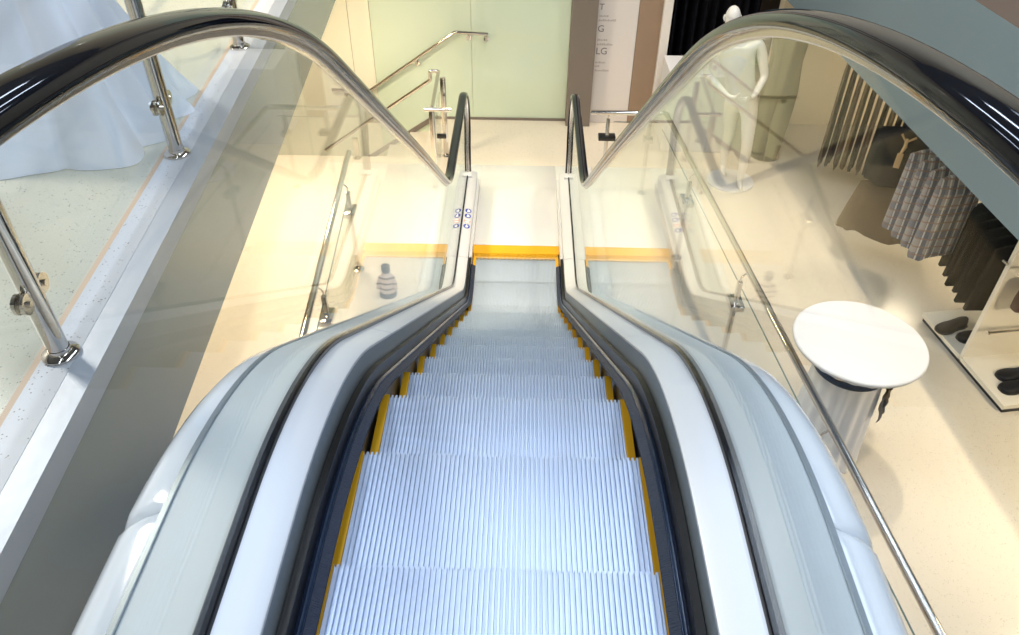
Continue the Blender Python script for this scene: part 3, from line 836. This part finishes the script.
# plaid skirts
rail('clothes_rail', 'steel rail carrying the plaid skirts and the blouse outfit', [(3.60, 5.35, F + 1.50), (3.36, 6.6, F + 1.50)], [(3.5904, 5.40, F + 1.50), (3.3696, 6.55, F + 1.50)], (3.60, 5.35, F + 1.50), -1.02)
p0 = garment('plaid_skirt', 'grey plaid skirt at the near end of the rail, showing dark checks', 'skirt', 'plaid', (3.5616, 5.55, F + 1.446), radians(12), .82, .42, .10, seed=41, flare=1.1, folds=.09)
for i, l in enumerate(('grey plaid skirt second from the near end, behind the checked one', 'pale grey plaid skirt third from the near end of the rail', 'light plaid skirt farthest along the rail, next to the brown skirt')):
    gcopy(p0, l, (3.5616 - .02496 * (i + 1), 5.55 + .13 * (i + 1), F + 1.446), radians(12 - 5 * i), .97)
garment('folded_cloth', 'cream cloth hanging on the wall between the plaid skirts and the black knits', 'garment', 'creamcloth', (4.15, 5.9, F + 1.05), radians(75), .5, .35, .06, seed=51)
# row of black knits hanging beside the shelf unit
k0 = None
lbk = 'black knit garment hanging in the close row above the left pair of shoes'
for row, (xx, zz, n_) in enumerate(((3.878, F + 1.215, 6), (4.2279, F + 1.654, 7))):
    lb = lbk if row == 0 else 'dark garment hanging in the upper row behind the black knits'
    for i in range(n_):
        sc = (1 + .05 * random.random()) * (.74 if row else 1) if k0 else 1
        loc = (xx + .0093 * i, 4.98 + .06 * row + .125 * i, zz - .0685 * sc + .0135)
        if k0 is None: k0 = garment('knit_top', lb, 'garment', 'brownblack', loc, radians(8), .66, .46, .07, 'black knits beside the shelf unit', seed=61, folds=.06, hem=.01)
        else:
            c = gcopy(k0, lb, loc, radians(8 + random.uniform(-5, 5)), sc)
            if row: c['group'] = 'dark garments in the upper row'
# shelf unit with shoes
U = thing('shelf_unit', 'cream display unit with a low platform and upright panel at the right edge', 'shelf unit', (3.9, 4.8, F))
a = Vector((3.615, 5.40)); b = Vector((3.80, 4.265)); d = (b - a).normalized(); n_ = Vector((-d.y, d.x))
if n_.x < 0: n_ = -n_
def quad(p0, p1, depth): return [tuple(p0), tuple(p1), tuple(p1 + n_ * depth), tuple(p0 + n_ * depth)]
mid = a + d * ((a - b).length * .50)
bm = B(); prism(bm, quad(a, mid - d * .012, .85), F + .045, F + .085); link('platform', bm, 'shelfwhite', U, smooth=False)
bm = B(); prism(bm, quad(mid + d * .012, b, .85), F + .045, F + .085); link('platform', bm, 'shelfwhite', U, smooth=False)
bm = B(); prism(bm, quad(a + n_ * .02 + d * .01, b + n_ * .02 - d * .01, .80), F, F + .046); link('plinth', bm, 'black', U, smooth=False)
bm = B(); prism(bm, quad(mid - d * .020 + n_ * .01, mid + d * .020 + n_ * .01, .84), F + .046, F + 1.70); link('upright_panel', bm, 'shelfwhite', U, smooth=False)
bm = B(); prism(bm, quad(a + n_ * .86, b + n_ * .86, .03), F, F + 1.70); link('back_panel', bm, 'shelfwhite', U, smooth=False)
for i, z in enumerate((.49, 1.06)):
    bm = B(); s_ = mid + d * .17 + n_ * .85; e_ = mid + d * .17 - n_ * .04
    tube(bm, [(s_.x, s_.y, F + z), (e_.x, e_.y, F + z)], .011, 12); disc(bm, (e_.x, e_.y, F + z), (n_.x, n_.y, 0), .016, .02, 14); link('peg', bm, 'chrome', U)
bm = B(); tube(bm, [(mid.x, mid.y, F + 1.02), (mid.x - d.x * .05, mid.y - d.y * .05, F + 1.02)], .012, 12); link('peg', bm, 'chrome', U)

for pts in (((3.868, 4.845, F + 1.215), (3.94, 5.8, F + 1.215)), ((4.218, 4.90, F + 1.654), (4.296, 5.95, F + 1.654))):
    bm = B(); tube(bm, pts, .012, 12); link('hanging_rod', bm, 'chrome', U)
def shoe_mesh():
    L_, bm = .295, B(); rings = []
    for f in [0, .02, .08, .18, .3, .42, .52, .62, .72, .82, .9, .96, 1.0]:
        w = .040 + .016 * sin(pi * min(1, f / .3) * .5) - .010 * math.exp(-((f - .4) / .15) ** 2) + .010 * math.exp(-((f - .70) / .2) ** 2)
        if f > .85: w *= sqrt(max(.03, 1 - ((f - .85) / .155) ** 2))
        if f < .06: w *= .75 + .25 * f / .06
        hh = .062 + .012 * (1 - f) if f < .45 else .062 - .035 * ((f - .45) / .55) ** .8
        if f > .95: hh *= .75
        ring = []
        for i in range(20):
            a_ = 2 * pi * i / 20; c_, s_ = cos(a_), sin(a_)
            ring.append((w * math.copysign(abs(c_) ** .75, c_), (f - .5) * L_, .012 + (hh * (max(0, s_) ** .7) if s_ > 0 else .006 * s_)))
        rings.append(ring)
    loft(bm, rings); return bm
def shoe(label, loc, rz):
    o = thing('shoe', label, 'shoe', loc); o.rotation_euler = (0, 0, rz)
    c = link('upper', shoe_mesh(), 'shoe', o, angle=70); c.matrix_parent_inverse = Matrix.Identity(4)
    bm = B(); prism(bm, [((.043 + .014 * sin(pi * min(1, f / .3) * .5) - .010 * math.exp(-((f - .4) / .15) ** 2) + .009 * math.exp(-((f - .70) / .2) ** 2)) * (sqrt(max(.03, 1 - ((f - .85) / .16) ** 2)) if f > .85 else 1) * sg, (f - .5) * .30) for sg, seq in ((1, (0, .1, .2, .35, .5, .65, .8, .9, .97, 1)), (-1, (1, .97, .9, .8, .65, .5, .35, .2, .1, 0))) for f in seq], 0, .014)
    c = link('sole', bm, 'sole', o, smooth=False); c.matrix_parent_inverse = Matrix.Identity(4)
    bm = B(); lathe(bm, (0, -.065, .070), [(.018, -.02), (.022, 0), (.029, .004), (.031, .0), (.028, -.006)], 20, lambda r, z, t: r * (1 + .55 * abs(sin(t)) ** 2)); 
    c = link('opening', bm, 'sole', o); c.matrix_parent_inverse = Matrix.Identity(4)
    return o
zs = F + .086
s0 = shoe('black shoe on the left platform, outer one of the pair', (3.77, 5.19, zs), radians(112))
def shoe_copy(l, loc, rz):
    c = grid_copy(s0); c.location = loc; c.rotation_euler = (0, 0, rz); c['label'] = l
shoe_copy('black shoe on the left platform, beside the upright panel', (3.91, 5.065, zs), radians(100))
shoe_copy('black shoe on the right platform, nearest its front edge', (3.99, 4.46, zs), radians(100))
shoe_copy('black shoe on the right platform, behind the front one', (4.035, 4.60, zs), radians(96))
# small brown bag on the upper peg, at the picture edge
BG = thing('bag', 'small dark brown leather bag hanging from the upper peg of the shelf unit', 'bag', (3.86, 4.69, F + 1.06))
bc = mid + d * .17 + n_ * .17
bm = B(); rings = []
for z, hx, hy in ((.70, .10, .035), (.715, .115, .05), (.80, .12, .055), (.92, .11, .045), (.955, .10, .03)):
    ring = []
    for k in range(32):
        a_ = 2 * pi * k / 32; c_, s2 = cos(a_), sin(a_)
        q = bc + n_ * (hx * math.copysign(abs(c_) ** .5, c_)) + d * (hy * math.copysign(abs(s2) ** .6, s2)); ring.append((q.x, q.y, F + z))
    rings.append(ring)
loft(bm, rings); link('body', bm, 'bag', BG)
bm = B(); e1, e2 = bc - d * .038, bc + d * .038
tube(bm, fillet([(e1.x, e1.y, F + .95), (e1.x, e1.y, F + 1.079), (e2.x, e2.y, F + 1.079), (e2.x, e2.y, F + .95)], .03), .006, 8); link('strap', bm, 'bag', BG)

# olive outfit on a display stand
O = thing('olive_outfit', 'olive green long outfit with trouser legs on a stand by the cream wall', 'outfit', (2.93, 8.45, F))
oc = Vector((2.93, 8.45, 0))
bm = B(); rings = []
for z, rx, ry in ((.78, .21, .13), (.86, .205, .13), (1.0, .19, .12), (1.15, .175, .11), (1.3, .185, .11), (1.42, .20, .11), (1.5, .16, .09), (1.56, .07, .06)):
    rings.append([(oc.x + rx * cos(2 * pi * i / 48) * (1 + .04 * sin(9 * 2 * pi * i / 48)), oc.y + ry * sin(2 * pi * i / 48) * (1 + .05 * sin(7 * 2 * pi * i / 48)), F + z) for i in range(48)])
loft(bm, rings); link('tunic', bm, 'olive', O, angle=80)
for s in (-1, 1):
    bm = B(); rings = []
    for z, r in ((.80, .12), (.6, .115), (.4, .10), (.2, .085), (.08, .075), (.03, .072)):
        rings.append([(oc.x + s * (.085 - .02 * (1 - z)) + r * cos(2 * pi * i / 32) * (1 + .06 * sin(6 * 2 * pi * i / 32)), oc.y - s * .06 * (1 - z) + r * sin(2 * pi * i / 32), F + z) for i in range(32)])
    loft(bm, rings); link('trouser_leg', bm, 'olive', O, angle=80)
    
bm = B(); disc(bm, (oc.x, oc.y, F + .006), (0, 0, 1), .17, .012, 36); tube(bm, [(oc.x, oc.y, F + .01), (oc.x, oc.y, F + 1.62)], .012, 10); link('stand', bm, 'chrome', O)

# white plinth behind the mannequin
bm = B(); box(bm, 1.70, 2.48, 8.50, 9.12, F + .002, F + .94, bev=.006)
PLN = tag(link('display_plinth', bm, 'white', smooth=False), 'white box-shaped display plinth behind the white mannequin', 'plinth')
# black garments in the recess
rail('clothes_rail', 'rail in the dark recess right of the directory sign', [(1.75, 9.9, -.70), (2.95, 9.9, -.70)], [(1.78, 9.9, -.70), (2.92, 9.9, -.70)], (1.8, 9.9, F))
b0 = None
lbl = 'black garment hanging in the dark recess right of the directory sign'
for i in range(9):
    sc = 1 + .05 * sin(i * 2.1); loc = (1.86 + .125 * i, 9.9, -.70 - .054 * sc); rz = radians(90 + random.uniform(-5, 5))
    if b0 is None: b0 = garment('hanging_garment', lbl, 'garment', 'blackcloth', loc, rz, 1.36, .46, .07, 'black garments in the recess', seed=71, hem=.04)
    else: gcopy(b0, lbl, loc, rz, sc)

# small striped knit seen through the left glass beyond the lower steps
KX = -1.165
ST = thing('striped_knit', 'small pale knit with dark stripes on a short stand, seen through the left glass', 'garment', (KX, 5.62, F))
bm = B(); tube(bm, [(KX, 5.62, F + .012), (KX, 5.62, F + .29)], .010, 10); disc(bm, (KX, 5.62, F + .006), (0, 0, 1), .08, .012, 24); disc(bm, (KX, 5.62, F + .295), (0, 0, 1), .04, .05, 16)
link('stand', bm, 'skirt', ST)
bm = B(); rings = []
for z, rx, ry in ((.03, .068, .055), (.08, .072, .058), (.15, .066, .052), (.20, .060, .046), (.235, .042, .036), (.255, .032, .028)):
    rings.append([(KX + rx * cos(2 * pi * i / 28), 5.62 + ry * sin(2 * pi * i / 28), F + z) for i in range(28)])
loft(bm, rings)
for s in (-1, 1): tube(bm, [(KX + s * .042, 5.62, F + .215), (KX + s * .074, 5.60, F + .15), (KX + s * .082, 5.585, F + .09)], [.024, .021, .018], 12)
link('knit', bm, 'stripe', ST, angle=70)

# ------------------------------------------------------------------ lights
def area(name, loc, size, power, col, target=None, shape='RECTANGLE', spread=180):
    l = bpy.data.lights.new(name, 'AREA'); l.shape = shape; l.size = size[0]; l.size_y = size[1]; l.energy = power; l.color = col; l.spread = radians(spread)
    o = bpy.data.objects.new(name, l); COL.objects.link(o); o.location = loc
    d = (Vector(target) - Vector(loc)) if target else Vector((0, 0, -1)); o.rotation_euler = d.to_track_quat('-Z', 'Y').to_euler(); return o
def spot(name, loc, target, power, col, angle=60, blend=.6, r=.06):
    l = bpy.data.lights.new(name, 'SPOT'); l.energy = power; l.color = col; l.spot_size = radians(angle); l.spot_blend = blend; l.shadow_soft_size = r
    o = bpy.data.objects.new(name, l); COL.objects.link(o); o.location = loc
    o.rotation_euler = (Vector(target) - Vector(loc)).to_track_quat('-Z', 'Y').to_euler(); return o
COOL = (.70, .82, 1.0); WARM = (1.0, .835, .60)
for x, p in ((-1.9, 95), (.15, 112), (2.1, 125)):
    area('skylight_lamp', (x, 2.4, 4.55), (.28, 8.4), p, COOL)
area('skylight_lamp', (5.2, 5.0, 4.55), (1.0, 7.0), 110, COOL)  # extra unseen lamp added for a cool reflection on the right handrail
area('gown_side_fill', (-6.2, 5.2, 3.9), (1.0, 1.6), 260, (1, .95, .86), (-2.2, 3.0, .3))  # unseen lamp added to light the gown from the side and shade its folds
for x, y, tx, ty, p, an in ((0, 7.2, 0, 6.65, 1050, 28), (.3, 5.9, -1.9, 5.4, 900, 42), (2.3, 5.6, 2.5, 5.2, 680, 50), (2.5, 2.4, 2.6, 2.6, 520, 52), (2.5, 7.6, 2.4, 7.9, 560, 48),
                         (-1.3, 7.6, -1.2, 9.3, 330, 50), (.2, 6.6, .1, 9.3, 330, 50)):
    spot('downlight', (x, y, 4.4), (tx, ty, F if an != 50 else -1.6), p, WARM, an, .7, .08)
for x, y, p in ((4.7, 5.6, 22), (4.6, 7.4, 22), (4.3, 3.0, 40), (2.4, 10.4, 10)):
    area('shop_downlight', (x, y, -1.06), (.5, .5), p, WARM, shape='DISK')
for x, y, p in ((-2.3, 7.2, 75), (-2.0, 5.2, 23), (-1.85, 3.5, 17)):
    area('under_slab_fill', (x, y, -.66), (.5, .5), p, WARM, shape='DISK')  # unseen warm lamps added to brighten the lower left floor and cream panels

w = bpy.data.worlds.new('World'); SC.world = w; w.use_nodes = True
w.node_tree.nodes['Background'].inputs[0].default_value = (.8, .86, 1, 1); w.node_tree.nodes['Background'].inputs[1].default_value = .15

# ------------------------------------------------------------------ camera
f, pitch, roll, yaw = 776.08, 0.692122, 0.01014976, 0.01613703
fw = Vector((-sin(yaw) * cos(pitch), cos(yaw) * cos(pitch), -sin(pitch))); r0 = Vector((cos(yaw), sin(yaw), 0)); u0 = r0.cross(fw)
r2 = r0 * cos(roll) + u0 * sin(roll); u2 = -r0 * sin(roll) + u0 * cos(roll)
cam = bpy.data.cameras.new('camera'); cam.sensor_width = 36; cam.sensor_fit = 'HORIZONTAL'; cam.lens = f * 36 / 1019; cam.clip_start = .02
co = bpy.data.objects.new('camera', cam); COL.objects.link(co)
mtx = Matrix((r2, u2, -fw)).transposed().to_4x4(); mtx.translation = Vector((.04285, 0, 1.6475)); co.matrix_world = mtx
SC.camera = co
vs = SC.view_settings; vs.view_transform = 'Standard'; vs.look = 'None'; vs.gamma = 1; vs.use_curve_mapping = False; vs.exposure = .15
SC.cycles.max_bounces = 10; SC.cycles.transparent_max_bounces = 24; SC.cycles.glossy_bounces = 6; SC.cycles.use_denoising = True
SC.cycles.sample_clamp_indirect = 6; SC.cycles.caustics_reflective = False; SC.cycles.caustics_refractive = False
